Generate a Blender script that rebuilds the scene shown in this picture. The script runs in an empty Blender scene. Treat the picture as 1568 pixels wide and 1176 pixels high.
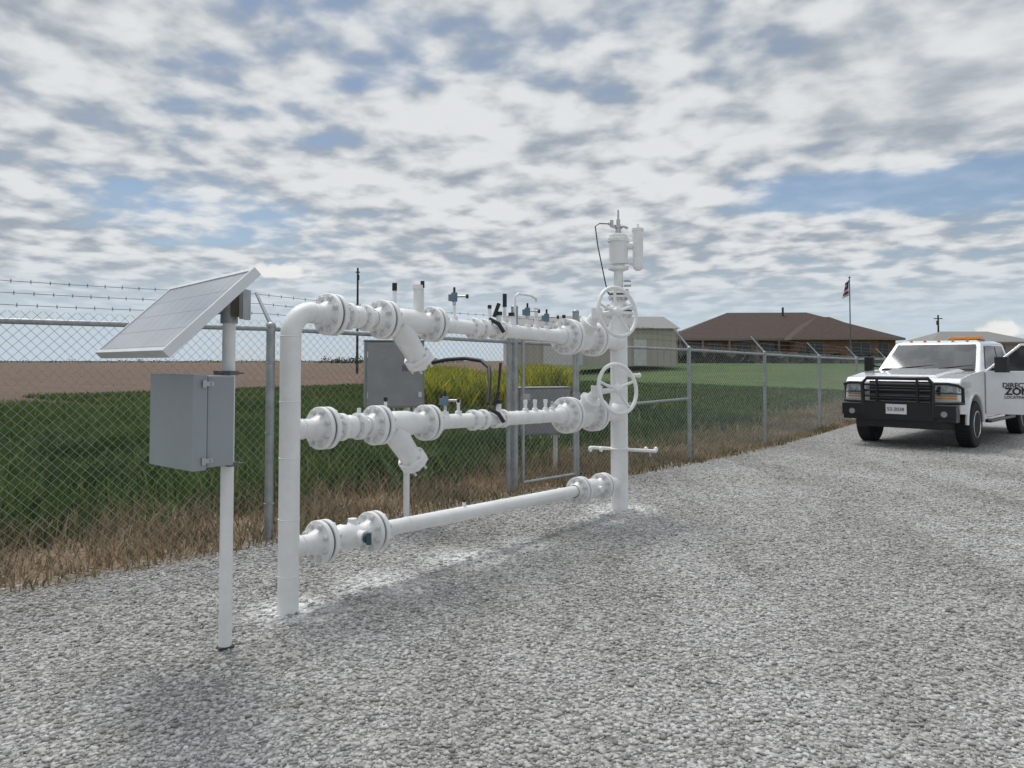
import bpy, math, random
import numpy as np
from mathutils import Vector, Matrix
random.seed(3); rng=np.random.default_rng(5)
scene=bpy.context.scene
V=Vector
# ------------------------------------------------------------ node helpers
class S:
    def __init__(s,nt,k): s.nt=nt; s.k=k
    def op(s,o,b=None,c=None,clamp=False):
        n=s.nt.nodes.new('ShaderNodeMath'); n.operation=o; n.use_clamp=clamp
        for i,x in enumerate((s,b,c)):
            if x is None: continue
            if isinstance(x,S): s.nt.links.new(x.k,n.inputs[i])
            else: n.inputs[i].default_value=x
        return S(s.nt,n.outputs[0])
    def __add__(s,b): return s.op('ADD',b)
    def __sub__(s,b): return s.op('SUBTRACT',b)
    def __mul__(s,b): return s.op('MULTIPLY',b)
    def __truediv__(s,b): return s.op('DIVIDE',b)
    def sstep(s,a,b,lo=0.0,hi=1.0):
        n=s.nt.nodes.new('ShaderNodeMapRange'); n.interpolation_type='SMOOTHSTEP'
        s.nt.links.new(s.k,n.inputs[0])
        for i,x in enumerate((a,b,lo,hi)): n.inputs[i+1].default_value=x
        return S(s.nt,n.outputs[0])
def noise(nt,vec,scale,detail=4,rough=.5,dist=0):
    n=nt.nodes.new('ShaderNodeTexNoise'); n.inputs['Scale'].default_value=scale
    n.inputs['Detail'].default_value=detail; n.inputs['Roughness'].default_value=rough
    n.inputs['Distortion'].default_value=dist
    nt.links.new(vec,n.inputs['Vector']); return S(nt,n.outputs['Fac'])
def mixc(nt,f,a,b,mode='MIX'):
    n=nt.nodes.new('ShaderNodeMix'); n.data_type='RGBA'; n.blend_type=mode
    if isinstance(f,S): nt.links.new(f.k,n.inputs[0])
    else: n.inputs[0].default_value=f
    for i,x in ((6,a),(7,b)):
        if isinstance(x,(tuple,list)): n.inputs[i].default_value=(*x[:3],1)
        else: nt.links.new(x,n.inputs[i])
    return n.outputs[2]
def newmat(name):
    m=bpy.data.materials.new(name); m.use_nodes=True; nt=m.node_tree
    return m,nt,nt.nodes['Principled BSDF']
def mat(name,col,rough=.5,metal=0,var=.08,scale=6,bump=0,bscale=60,coat=0):
    m,nt,b=newmat(name)
    tc=nt.nodes.new('ShaderNodeTexCoord').outputs['Object']
    f=noise(nt,tc,scale,5,.6).sstep(.3,.7)
    c=mixc(nt,f,[x*(1-var) for x in col],[min(1,x*(1+var)) for x in col])
    nt.links.new(c,b.inputs['Base Color'])
    r=noise(nt,tc,scale*2.3,3).sstep(.3,.7,max(.02,rough-.07),rough+.07)
    nt.links.new(r.k,b.inputs['Roughness']); b.inputs['Metallic'].default_value=metal
    if coat: b.inputs['Coat Weight'].default_value=coat
    if bump:
        bn=nt.nodes.new('ShaderNodeBump'); bn.inputs['Strength'].default_value=bump; bn.inputs['Distance'].default_value=.01
        nt.links.new(noise(nt,tc,bscale,4).k,bn.inputs['Height']); nt.links.new(bn.outputs[0],b.inputs['Normal'])
    return m
# ------------------------------------------------------------ mesh builder
def frame(ax):
    z=V(ax).normalized(); t=V((0,0,1)) if abs(z.z)<.9 else V((1,0,0))
    x=t.cross(z).normalized(); return x,z.cross(x),z
class MB:
    def __init__(s): s.v=[];s.f=[];s.m=[];s.s=[]
    def add(s,vs,fs,mat=0,sm=False):
        o=len(s.v); s.v+= [V(q) for q in vs]
        for f in fs: s.f.append([i+o for i in f]); s.m.append(mat); s.s.append(sm)
    def box(s,c,size,mat=0,R=None):
        c=V(c); hx,hy,hz=[q/2 for q in size]
        p=[V((x,y,z)) for x in(-hx,hx) for y in(-hy,hy) for z in(-hz,hz)]
        if R is not None: p=[R@q for q in p]
        s.add([c+q for q in p],[(0,1,3,2),(4,6,7,5),(0,4,5,1),(2,3,7,6),(0,2,6,4),(1,5,7,3)],mat)
    def lathe(s,o,ax,prof,mat=0,n=24,smooth=False,caps=True):
        o=V(o); x,y,z=frame(ax)
        def ring(d,r): return [o+z*d+(x*math.cos(2*math.pi*i/n)+y*math.sin(2*math.pi*i/n))*r for i in range(n)]
        if smooth:
            vs=[];fs=[]
            for d,r in prof: vs+=ring(d,max(r,1e-5))
            for k in range(len(prof)-1):
                for i in range(n):
                    j=(i+1)%n; fs.append((k*n+i,k*n+j,(k+1)*n+j,(k+1)*n+i))
            s.add(vs,fs,mat,True)
        else:
            for (d0,r0),(d1,r1) in zip(prof,prof[1:]):
                vs=ring(d0,max(r0,1e-5))+ring(d1,max(r1,1e-5))
                s.add(vs,[(i,(i+1)%n,n+(i+1)%n,n+i) for i in range(n)],mat,abs(d1-d0)>1e-4)
        if caps:
            if prof[0][1]>1e-3: s.add(ring(*prof[0]),[tuple(range(n))[::-1]],mat)
            if prof[-1][1]>1e-3: s.add(ring(*prof[-1]),[tuple(range(n))],mat)
    def cyl(s,p0,p1,r,r2=None,mat=0,n=20,caps=True):
        p0=V(p0);p1=V(p1);s.lathe(p0,p1-p0,[(0,r),((p1-p0).length,r if r2 is None else r2)],mat,n,False,caps)
    def tube(s,pts,r,mat=0,n=10,closed=False):
        pts=[V(p) for p in pts]; N=len(pts); vs=[];fs=[]; up=None
        for i in range(N):
            a=pts[(i-1)%N] if (closed or i>0) else pts[i]; b=pts[(i+1)%N] if (closed or i<N-1) else pts[i]
            t=(b-a).normalized()
            if up is None: x,y,_=frame(t)
            else:
                x=(up-t*up.dot(t)); x=x.normalized() if x.length>1e-5 else frame(t)[0]; y=t.cross(x)
            up=x
            vs+=[pts[i]+(x*math.cos(2*math.pi*k/n)+y*math.sin(2*math.pi*k/n))*r for k in range(n)]
        for i in range(N if closed else N-1):
            j=(i+1)%N
            for k in range(n):
                l=(k+1)%n; fs.append((i*n+k,i*n+l,j*n+l,j*n+k))
        s.add(vs,fs,mat,True)
        if not closed:
            s.add(vs[:n],[tuple(range(n))[::-1]],mat); s.add(vs[-n:],[tuple(range(n))],mat)
    def torus(s,c,ax,R,r,mat=0,N=36,n=8):
        x,y,z=frame(ax); c=V(c)
        s.tube([c+(x*math.cos(2*math.pi*i/N)+y*math.sin(2*math.pi*i/N))*R for i in range(N)],r,mat,n,True)
    def ball(s,c,ax,r,l=None,mat=0,n=20):
        l=l or r
        s.lathe(c,ax,[(-l*math.cos(math.pi*i/10),r*math.sin(math.pi*i/10)) for i in range(11)],mat,n,True,False)
    def prism(s,poly,y0,y1,mat=0):
        n=len(poly)
        s.add([(x,y0,z) for x,z in poly]+[(x,y1,z) for x,z in poly],
              [tuple(range(n)),tuple(range(2*n-1,n-1,-1))]+[(i,n+i,n+(i+1)%n,(i+1)%n) for i in range(n)],mat)
    def quad(s,a,b,c,d,mat=0): s.add([a,b,c,d],[(0,1,2,3)],mat)
    def finish(s,name,mats,parent=None,local=False,bevel=0,seg=2):
        me=bpy.data.meshes.new(name); off=V((0,0,0)) if (parent is None or local) else parent.location
        me.from_pydata([tuple(q-off) for q in s.v],[],s.f)
        for m in mats: me.materials.append(m)
        me.polygons.foreach_set('material_index',s.m); me.polygons.foreach_set('use_smooth',s.s); me.update()
        ob=bpy.data.objects.new(name,me); scene.collection.objects.link(ob)
        if parent: ob.parent=parent
        if bevel:
            b=ob.modifiers.new('bevel','BEVEL'); b.width=bevel; b.segments=seg; b.limit_method='ANGLE'; b.angle_limit=math.radians(35)
            b.harden_normals=False
        return ob
def empty(name,loc=(0,0,0),rz=0):
    e=bpy.data.objects.new(name,None); scene.collection.objects.link(e); e.location=loc; e.rotation_euler=(0,0,rz); e.empty_display_size=.3
    return e
def npmesh(name,verts,faces_flat,loop_starts,mats,attr=None,smooth=False):
    me=bpy.data.meshes.new(name)
    me.vertices.add(len(verts)); me.vertices.foreach_set('co',verts.astype(np.float32).ravel())
    me.loops.add(len(faces_flat)); me.loops.foreach_set('vertex_index',faces_flat.astype(np.int32))
    me.polygons.add(len(loop_starts)); me.polygons.foreach_set('loop_start',loop_starts.astype(np.int32))
    if smooth: me.polygons.foreach_set('use_smooth',np.ones(len(loop_starts),bool))
    me.update(calc_edges=True)
    if attr is not None:
        a=me.attributes.new('tone','FLOAT','POINT'); a.data.foreach_set('value',attr.astype(np.float32))
    for m in mats: me.materials.append(m)
    ob=bpy.data.objects.new(name,me); scene.collection.objects.link(ob); return ob
# ------------------------------------------------------------ layout
FN=[(-8.4,-.2,1.82),(-6.3,2.1,1.82),(-4.19,4.37,1.82),(-2.08,6.63,1.83),(.03,8.95,1.77),(.81,9.76,1.75),(2.69,11.7,1.72),(4.56,13.9,1.67),(6.74,16.9,1.63),(8.9,19.9,1.6),(11.1,22.9,1.6),(13.3,25.9,1.6),(15.5,28.9,1.6)]
F0=V((-2.08,6.63,0)); FO=V((-.73,.683,0)).normalized(); FA=V((.683,.73,0)).normalized()
def fdist(x,y):
    xs=np.array([p[0] for p in FN]); ys=np.array([p[1] for p in FN])
    return (y-np.interp(x,xs,ys))*.68
def terr(x,y):
    sm=lambda a,b,t: (lambda q:q*q*(3-2*q))(np.clip((t-a)/(b-a),0,1))
    return 1.25*sm(30,75,y)*sm(-6,14,x)
# ------------------------------------------------------------ ground material
def gravel_color(nt,pos,tone=None):
    big=noise(nt,pos,.55,4,.6).sstep(.35,.65)
    if tone is None:
        vo=nt.nodes.new('ShaderNodeTexVoronoi'); vo.inputs['Scale'].default_value=52; nt.links.new(pos,vo.inputs['Vector'])
        sp=nt.nodes.new('ShaderNodeSeparateColor'); nt.links.new(vo.outputs['Color'],sp.inputs[0]); tone=S(nt,sp.outputs[0])
        dist=S(nt,vo.outputs['Distance'])
        edge=dist.sstep(.35,.8,1,.5)
    else: edge=None; dist=None
    c=mixc(nt,tone,(.25,.245,.235),(.67,.66,.64))
    c=mixc(nt,big,c,mixc(nt,1.0,c,(.86,.855,.845),'MULTIPLY'))
    # vehicle tracks : long soft streaks running toward the gate road
    mp=nt.nodes.new('ShaderNodeMapping'); mp.inputs['Rotation'].default_value=(0,0,math.radians(35)); mp.inputs['Scale'].default_value=(1.3,.10,1); nt.links.new(pos,mp.inputs[0])
    trk=noise(nt,mp.outputs[0],1.1,4,.6).sstep(.42,.66)
    c=mixc(nt,trk,c,mixc(nt,1.0,c,(.85,.845,.83),'MULTIPLY'))
    fine=noise(nt,pos,3.3,5,.7).sstep(.45,.7)
    c=mixc(nt,fine,c,mixc(nt,1.0,c,(.88,.87,.85),'MULTIPLY'))
    if edge is not None:
        c=mixc(nt,1.0,c,(.84,.84,.84),'MULTIPLY')  # ground colour darkened to stand in for self-shadow among loose stones
        c2=mixc(nt,1.0,c,(.45,.44,.43),'MULTIPLY'); c=mixc(nt,edge,c2,c)
    sp=nt.nodes.new('ShaderNodeSeparateXYZ'); nt.links.new(pos,sp.inputs[0]); x=S(nt,sp.outputs[0]); y=S(nt,sp.outputs[1])
    dust=None
    for (cx,cy,r,k) in [(-1.33,4.75,.42,.95),(1.1,7.9,.55,.95),(.85,7.4,.45,.7),(-.9,5.3,.5,.75),(-.35,6.0,.55,.8),(.1,6.4,.4,.5)]:
        d=((x-cx)*(x-cx)+(y-cy)*(y-cy)).op('SQRT').sstep(r*.15,r,k,0)
        dust=d if dust is None else dust.op('MAXIMUM',d)
    dn=noise(nt,pos,14,5,.7).sstep(.36,.60)
    c=mixc(nt,dust*dn,c,(.84,.84,.83))
    return c,x,y,dist
def mat_ground():
    m,nt,b=newmat('ground_surface')
    pos=nt.nodes.new('ShaderNodeNewGeometry').outputs['Position']
    grav,x,y,dist=gravel_color(nt,pos)
    d1=(x+2.08)*(-.735)+(y-6.63)*.678
    d2=(x-4.56)*(-.808)+(y-13.9)*.589
    d=d1.op('MINIMUM',d2)
    n1=noise(nt,pos,2.2,5,.6); n2=noise(nt,pos,.35,4,.55); n3=noise(nt,pos,18,4,.7)
    soil=mixc(nt,n3.sstep(.3,.7),(.12,.08,.05),(.31,.22,.14))
    green=mixc(nt,n1.sstep(.3,.7),(.035,.07,.016),(.075,.13,.034))
    green=mixc(nt,n2.sstep(.4,.62),green,(.085,.125,.04))
    st=nt.nodes.new('ShaderNodeTexNoise'); mp=nt.nodes.new('ShaderNodeMapping'); mp.inputs['Scale'].default_value=(.10,1.3,1); mp.inputs['Rotation'].default_value=(0,0,.35)
    nt.links.new(pos,mp.inputs[0]); nt.links.new(mp.outputs[0],st.inputs['Vector']); st.inputs['Scale'].default_value=1.6; st.inputs['Detail'].default_value=8; st.inputs['Roughness'].default_value=.7
    field=mixc(nt,S(nt,st.outputs['Fac']).sstep(.38,.62),(.07,.046,.032),(.21,.145,.102))
    field=mixc(nt,noise(nt,pos,.03,4,.6).sstep(.35,.65),field,(.135,.094,.068))
    gm=(d+(n1-.5)*1.0).sstep(1.2,2.3)
    c=mixc(nt,gm,soil,green)
    fb=(y*1.0-x*.35+(n2-.5)*1.0).sstep(24.5,25.5)*(x*1.0-y*.03).sstep(-1,4,1,0)
    c=mixc(nt,fb,c,field)
    k=(d+(n1-.5)*.7+(n3-.5)*.5).sstep(-.3,.12)
    c=mixc(nt,k,grav,c)
    nt.links.new(c,b.inputs['Base Color']); b.inputs['Roughness'].default_value=.95; b.inputs['Specular IOR Level'].default_value=.2
    bn=nt.nodes.new('ShaderNodeBump'); bn.inputs['Distance'].default_value=.010; bn.inputs['Strength'].default_value=.8
    h=(dist*-1.0)+noise(nt,pos,9,3)*.6
    nt.links.new(h.k,bn.inputs['Height']); nt.links.new(bn.outputs[0],b.inputs['Normal'])
    return m
xs=np.unique(np.concatenate([np.linspace(-60,60,121),np.sign(np.linspace(-1,1,41))*60+np.linspace(-1,1,41)**3*2500]))
ys=np.unique(np.concatenate([np.linspace(-20,100,121),100+np.linspace(0,1,30)**2.5*4000]))
X,Y=np.meshgrid(xs,ys); Z=terr(X,Y)
vv=np.stack([X.ravel(),Y.ravel(),Z.ravel()],1); nx=len(xs); ny=len(ys)
i,j=np.meshgrid(np.arange(nx-1),np.arange(ny-1)); a=(j*nx+i).ravel()
ff=np.stack([a,a+1,a+nx+1,a+nx],1).ravel()
npmesh('ground',vv,ff,np.arange(0,len(ff),4),[mat_ground()],smooth=True)
# ------------------------------------------------------------ loose gravel stones
def mat_stone():
    m,nt,b=newmat('gravel_stone'); at=nt.nodes.new('ShaderNodeAttribute'); at.attribute_name='tone'
    pos=nt.nodes.new('ShaderNodeNewGeometry').outputs['Position']
    c,_,_,_=gravel_color(nt,pos,S(nt,at.outputs['Fac'])); 
    c=mixc(nt,noise(nt,pos,150,3).sstep(.3,.7),mixc(nt,1.0,c,(.8,.8,.8),'MULTIPLY'),c)
    nt.links.new(c,b.inputs['Base Color']); b.inputs['Roughness'].default_value=.9; b.inputs['Specular IOR Level'].default_value=.25
    return m
def stones():
    N=200000
    yy=1.6+ (rng.random(N)**.95)*15; hw=.70*yy+.4
    xx=(rng.random(N)*2-1)*hw
    d=fdist(xx,yy); keep=(d<-.02+rng.normal(0,.12,N))&(rng.random(N)<np.clip((17-yy)/9,0,1))
    xx=xx[keep];yy=yy[keep];N=len(xx)
    ph=(1+5**.5)/2
    iv=np.array([(-1,ph,0),(1,ph,0),(-1,-ph,0),(1,-ph,0),(0,-1,ph),(0,1,ph),(0,-1,-ph),(0,1,-ph),(ph,0,-1),(ph,0,1),(-ph,0,-1),(-ph,0,1)])/1.9
    fi=np.array([(0,11,5),(0,5,1),(0,1,7),(0,7,10),(0,10,11),(1,5,9),(5,11,4),(11,10,2),(10,7,6),(7,1,8),(3,9,4),(3,4,2),(3,2,6),(3,6,8),(3,8,9),(4,9,5),(2,4,11),(6,2,10),(8,6,7),(9,8,1)])
    sz=.0050+.0095*rng.random(N)**2.4
    sc=np.stack([sz*(1+.6*rng.random(N)),sz*(.8+.4*rng.random(N)),sz*(.45+.35*rng.random(N))],1)
    vs=iv[None]*(1+.28*rng.normal(0,1,(N,12,1)).clip(-1.6,1.6)*.75)
    vs=vs*sc[:,None,:]
    A=rng.random(N)*6.283; T=rng.normal(0,.35,N)
    ct,st=np.cos(T)[:,None],np.sin(T)[:,None]
    y1=vs[:,:,1]*ct-vs[:,:,2]*st; z1=vs[:,:,1]*st+vs[:,:,2]*ct; x1=vs[:,:,0]
    ca,sa=np.cos(A)[:,None],np.sin(A)[:,None]
    P=np.stack([x1*ca-y1*sa+xx[:,None],x1*sa+y1*ca+yy[:,None],z1+(sz*.2)[:,None]],2).reshape(-1,3)
    F=(fi[None]+12*np.arange(N)[:,None,None]).ravel()
    npmesh('gravel',P,F,np.arange(0,len(F),3),[mat_stone()],np.repeat(rng.random(N)**.9,12))
stones()
# ------------------------------------------------------------ grasses
def mat_blade(name,c1,c2,c3):
    m,nt,b=newmat(name); at=nt.nodes.new('ShaderNodeAttribute'); at.attribute_name='tone'; t=S(nt,at.outputs['Fac'])
    c=mixc(nt,t.sstep(0,.7),c1,c2); c=mixc(nt,t.sstep(.80,.95),c,c3)
    pos=nt.nodes.new('ShaderNodeNewGeometry').outputs['Position']
    c=mixc(nt,noise(nt,pos,.7,3).sstep(.35,.65),mixc(nt,1.0,c,(.55,.62,.55),'MULTIPLY'),c)
    nt.links.new(c,b.inputs['Base Color']); b.inputs['Roughness'].default_value=.7
    tr=nt.nodes.new('ShaderNodeBsdfTranslucent'); nt.links.new(c,tr.inputs[0]); ms=nt.nodes.new('ShaderNodeMixShader'); ms.inputs[0].default_value=.3
    nt.links.new(b.outputs[0],ms.inputs[1]); nt.links.new(tr.outputs[0],ms.inputs[2]); nt.links.new(ms.outputs[0],nt.nodes['Material Output'].inputs[0])
    return m
def blades(name,x,y,h,w,mt,lean=.35):
    N=len(x); A=rng.random(N)*6.283; B=rng.random(N)*6.283; L=h*lean*(.3+rng.random(N)); z0=terr(x,y)
    dx,dy=np.cos(A)*w/2,np.sin(A)*w/2; lx,ly=np.cos(B)*L,np.sin(B)*L
    P=np.zeros((N,5,3)); 
    for k,(sg,f,zz,wd) in enumerate([(-1,0,-.02,1),(1,0,-.02,1),(1,.3,.55,.8),(-1,.3,.55,.8),(0,1,.95,0)]):
        P[:,k,0]=x+sg*dx*wd+lx*f; P[:,k,1]=y+sg*dy*wd+ly*f; P[:,k,2]=z0+h*zz
    b=5*np.arange(N)[:,None]; F=np.concatenate([b+np.array([[0,1,2,3]]),b+np.array([[3,2,4]])],1).ravel()
    st=(7*np.arange(N)[:,None]+np.array([[0,4]])).ravel()
    npmesh(name,P.reshape(-1,3),F,st,[mt],np.repeat(rng.random(N),5))
gm=mat_blade('green_blade',(.05,.10,.022),(.13,.20,.045),(.26,.27,.11))
wm=mat_blade('weed_blade',(.035,.075,.02),(.07,.125,.032),(.12,.17,.05))
sm_=mat_blade('straw_blade',(.20,.14,.08),(.42,.32,.20),(.12,.14,.05))
ym=mat_blade('mustard_blade',(.13,.20,.03),(.48,.44,.03),(.85,.70,.03))
def fpt(a,d):
    xx=F0.x+a*FA.x; X_=xx+d*FO.x; Y_=np.interp(xx,[p[0] for p in FN],[p[1] for p in FN])+d*FO.y; return X_,Y_
N=160000
a=rng.random(N)*24-8; d=1.0+rng.random(N)**1.5*20
x,y=fpt(a,d); cl=np.sin(x*2.1+1)*np.sin(y*1.7)+np.sin(x*.7+y*.9)+.8*np.sin(x*5.1+y*2)*np.sin(y*4.3)
keep=(rng.random(N)<np.clip((d-.9)/1.4,0,1)*np.clip(.75+cl*.35,.25,1))&(y-.35*x<25.2)&(y>1)
x,y,d,a,cl=x[keep],y[keep],d[keep],a[keep],cl[keep]
h=(.38+.18*rng.random(len(x))+.08*cl)*np.clip(1.12-(a-4)*.085,.36,1)*np.clip(.5+.4*(d-1.0),.45,1)
blades('tall_grass',x,y,h,.008+.0018*y,gm,.5)
N=12000
cx=rng.integers(0,60,N); ca_=rng.random(60)*22-8; cd_=1.4+rng.random(60)**1.3*7; cs_=.15+.35*rng.random(60)
a=ca_[cx]+rng.normal(0,1,N)*cs_[cx]; d=cd_[cx]+rng.normal(0,1,N)*cs_[cx]; x,y=fpt(a,np.maximum(d,.6))
blades('weeds',x,y,(.22+.24*rng.random(N))*(.7+cs_[cx]),.026+.0018*y,wm,.9)
N=60000
a=rng.random(N)*30+6; d=.8+rng.random(N)**1.2*30; x,y=fpt(a,d)
blades('pasture_grass',x,y,.10+.13*rng.random(N),.014+.0014*y,gm)
N=48000
a=rng.random(N)*32-9; d=rng.normal(.55,.65,N); x,y=fpt(a,d); k=(d>-.25)&(np.sin(x*3.1)*np.sin(y*2.7+1)+rng.normal(0,.5,N)>-.55); x,y,d=x[k],y[k],d[k]
blades('dry_grass',x,y,(.06+.18*rng.random(len(x)))*np.clip(.6+d*.6,.5,1.3),.006+.0010*y,sm_,.9)
N=20000
y=rng.uniform(22,42,N); x=y*rng.uniform(-.115,.075,N)
blades('mustard_flowers',x,y,.75+.5*rng.random(N)+.2*np.sin(x*1.3)+.12*np.sin(y+x*3),.10*np.ones(N),ym,.4)
# ------------------------------------------------------------ common materials
WP=mat('white_pipe_paint',(.82,.82,.81),.38,var=.04,scale=9,bump=.08,bscale=140)
WP2=mat('white_bolt_paint',(.64,.64,.64),.42,var=.06)
BLK=mat('black_rubber',(.018,.018,.02),.5)
GASK=mat('gasket_gap',(.09,.11,.115),.7)
GALV=mat('galvanized_steel',(.36,.38,.39),.45,metal=.6,var=.12,scale=14)
GPOST=mat('galvanized_post',(.36,.38,.39),.45,metal=.55,var=.15,scale=10)
STEEL=mat('stainless_steel',(.5,.5,.5),.3,metal=.9)
BLUE=mat('transmitter_blue',(.13,.20,.26),.45)
TEAL=mat('teal_plug',(.04,.10,.11),.5)
GREY=mat('cabinet_grey',(.24,.25,.255),.42,metal=.2,var=.08)
LGREY=mat('fiberglass_grey',(.32,.345,.365),.5,var=.04,scale=3)
DGREY=mat('dark_grey',(.12,.125,.13),.5)
# ------------------------------------------------------------ pipe manifold
RO=V((-1.355,4.71,0)); RD=V((.6077,.7946,0)); RP=V((.7946,-.6077,0)); RU=V((0,0,1))
AX=V((.6077,.7946,-.0272)).normalized()
rig=empty('gas_meter_piping_manifold',RO)
def at(s,z0,off=0,up=0): return RO+RD*s+RP*off+V((0,0,z0-.0272*s+up))
Q=MB()
RM=[WP,WP2,GASK,BLK,BLUE,TEAL,GALV,STEEL]
def flange(c,ax,R,r=.057,th=.034,nb=8,hub=.05,stud=.028,gap=.018,hl=True,hr=True):
    c=V(c); z=V(ax).normalized(); e=.004
    for sg,hb in ((-1,hl),(1,hr)):
        a=z*sg
        pr=[(gap/2,R-e),(gap/2+e,R),(gap/2+th-e,R),(gap/2+th,R-e)]
        if hb: pr+=[(gap/2+th,r*1.45),(gap/2+th+hub*.55,r*1.2),(gap/2+th+hub,r)]
        else: pr+=[(gap/2+th,r*.6)]
        Q.lathe(c,a,[(gap/2,R*.5)]+pr,0,40,False,False)
    Q.lathe(c,z,[(-gap/2,R*.9),(gap/2,R*.9)],2,30,False,False)
    x,y,_=frame(z)
    for i in range(nb):
        t=2*math.pi*(i+.5)/nb; p=c+(x*math.cos(t)+y*math.sin(t))*(R*.80)
        L=gap/2+th+stud
        Q.cyl(p-z*L,p+z*L,.0095,mat=1,n=8)
        for sg in (-1,1):
            q=p+z*sg*(gap/2+th); Q.cyl(q,q+z*sg*.020,.0185,mat=1,n=6)
def pipe(s0,s1,z0,r,r2=None): Q.cyl(at(s0,z0),at(s1,z0),r,r2,0,28,False)
def wring(p,ax,r): Q.torus(p,ax,r-.001,.0045,0,28,6)
ZT,ZM,ZB=1.825,1.099,.385
rr=.063; eb=.155
Q.cyl(RO+V((0,0,-.02)),RO+V((0,0,ZT-eb)),rr,mat=0,n=32,caps=False)
Q.tube([RO+V((0,0,ZT-eb))+RD*(eb*(1-math.cos(t)))+RU*(eb*math.sin(t)) for t in [math.pi/2*k/12 for k in range(13)]],rr,0,32)
for z in (ZT-eb,1.27,.93,.56,.22): wring(RO+V((0,0,z)),RU,rr)
wring(at(eb,ZT),AX,rr)
pipe(eb,.24,ZT,rr,.06); pipe(.0,.2,ZM,.06); pipe(.0,.2,ZB,.06)
for z in (ZM,ZB): wring(at(.09,z),AX,.061)
def small_valve(s0,s1,z,R,lever=False):
    for s in (s0,s1):
        Q.lathe(at(s,z),AX,[(-.022,.06),(-.018,R-.003),(-.015,R),(.015,R),(.018,R-.003),(.022,.06)],0,30)
        x,y,_=frame(AX)
        for i in range(8):
            t=6.283*(i+.5)/8; p=at(s,z)+(x*math.cos(t)+y*math.sin(t))*R*.82; Q.cyl(p-AX*.03,p+AX*.03,.009,mat=1,n=6)
    m=(s0+s1)/2; Q.ball(at(m,z),AX,R*.86,(s1-s0)*.5,0,24)
    if lever:
        Q.cyl(at(m,z),at(m,z,up=R+.05),.022,mat=0,n=14); Q.cyl(at(m,z,up=R+.05),at(m,z,up=R+.08),.03,mat=3,n=14)
        Q.box(at(m-.03,z,up=R+.09),(.03,.03,.12),3,Matrix.Rotation(.35,3,'Y'))
        Q.tube([at(m-.12,z,.0,R+.01),at(m-.10,z,.08,R-.03),at(m-.06,z,.10,-.02)],.017,3,8)
def strainer_run(z,sh,R=.135):
    flange(at(.31+sh,z),AX,R,.06)
    small_valve(.45+sh,.60+sh,z,.09)
    pipe(.36+sh,.72+sh,z,.056)
    flange(at(.77+sh,z),AX,R,.06)
    Q.lathe(at(.80+sh,z),AX,[(0,.06),(.03,.07),(.12,.092),(.24,.092),(.34,.076),(.42,.06)],0,32,True,False)
    bd=(AX*.68+V((0,0,-.78))).normalized(); b0=at(.90+sh,z,up=-.02)
    Q.lathe(b0,bd,[(0,.085),(.10,.085),(.24,.077),(.315,.077)],0,32,False,False)
    Q.lathe(b0+bd*.295,bd,[(0,.05),(0,.098),(.004,.102),(.028,.102),(.032,.096),(.036,.102),(.066,.102),(.072,.09),(.074,.02)],0,36)
    x,y,_=frame(bd)
    for i in range(6):
        t=6.283*i/6; p=b0+bd*.30+(x*math.cos(t)+y*math.sin(t))*.088; Q.cyl(p-bd*.015,p+bd*.10,.009,mat=1,n=6)
    Q.cyl(b0+bd*.36,b0+bd*.42,.026,mat=0,n=6)
    flange(at(1.26+sh,z),AX,R*.97,.06)
    pipe(1.28+sh,1.72,z,.056)
    wring(at(1.45+sh,z),AX,.056)
    small_valve(1.72,1.84,z,.082); small_valve(2.0,2.1,z,.075,True); pipe(1.7,2.1,z,.05)
    pipe(2.1,2.85,z,.058); wring(at(2.3,z),AX,.058); wring(at(2.62,z),AX,.058)
    Q.lathe(at(2.85,z),AX,[(0,.058),(.03,.062),(.12,.078),(.15,.082)],0,30,True,False)
    flange(at(3.08,z),AX,.168,.082,nb=12,th=.04,gap=.022)
    Q.lathe(at(3.15,z),AX,[(0,.085),(.06,.10),(.13,.125),(.2,.125),(.27,.10),(.33,.085)],0,30,True,False)
    flange(at(3.53,z),AX,.168,.082,nb=12,th=.04,gap=.022)
    pipe(3.55,4.02,z,.082)
    Q.lathe(at(3.90,z),AX,[(0,.083),(.05,.10),(.10,.112)],0,30,True,False)
    sd=(RP*.62+RU*.78).normalized(); c=at(3.30,z)
    Q.lathe(c,sd,[(.09,.085),(.16,.08),(.16,.10),(.19,.10),(.19,.06),(.26,.045),(.30,.03)],0,24,False,True)
    c2=at(3.45,z,.32,.25); wa=(RP*.93+RU*.16-RD*.30).normalized()
    Q.cyl(c+sd*.27,c2,.026,mat=0,n=12); Q.box(c+sd*.29,(.10,.10,.10),0); Q.ball(c2,wa,.05,.04,0)
    R_=.235; Q.torus(c2,wa,R_,.019,0,52,12); x,y,_=frame(wa)
    for i in range(5):
        t=6.283*i/5+.3; Q.tube([c2,c2+(x*math.cos(t)+y*math.sin(t))*R_*.5-wa*.02,c2+(x*math.cos(t)+y*math.sin(t))*R_],.014,0,8)
strainer_run(ZT,0.0); strainer_run(ZM,-.055)
flange(at(.25,ZB),AX,.135,.06); Q.ball(at(.45,ZB),AX,.088,.15,0,28); pipe(.28,.70,ZB,.06)
small_valve(.36,.37,ZB,.062)
Q.cyl(at(.50,ZB),at(.50,ZB,.13,-.0),.045,mat=0,n=20); Q.cyl(at(.50,ZB,.13),at(.50,ZB,.15),.030,mat=5,n=18); Q.box(at(.50,ZB,.16),(.03,.03,.075),5); Q.cyl(at(.50,ZB,.0),at(.50,ZB,.0,.11),.03,mat=0,n=16)
flange(at(.68,ZB),AX,.135,.06); pipe(.70,3.2,ZB,.053)
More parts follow.
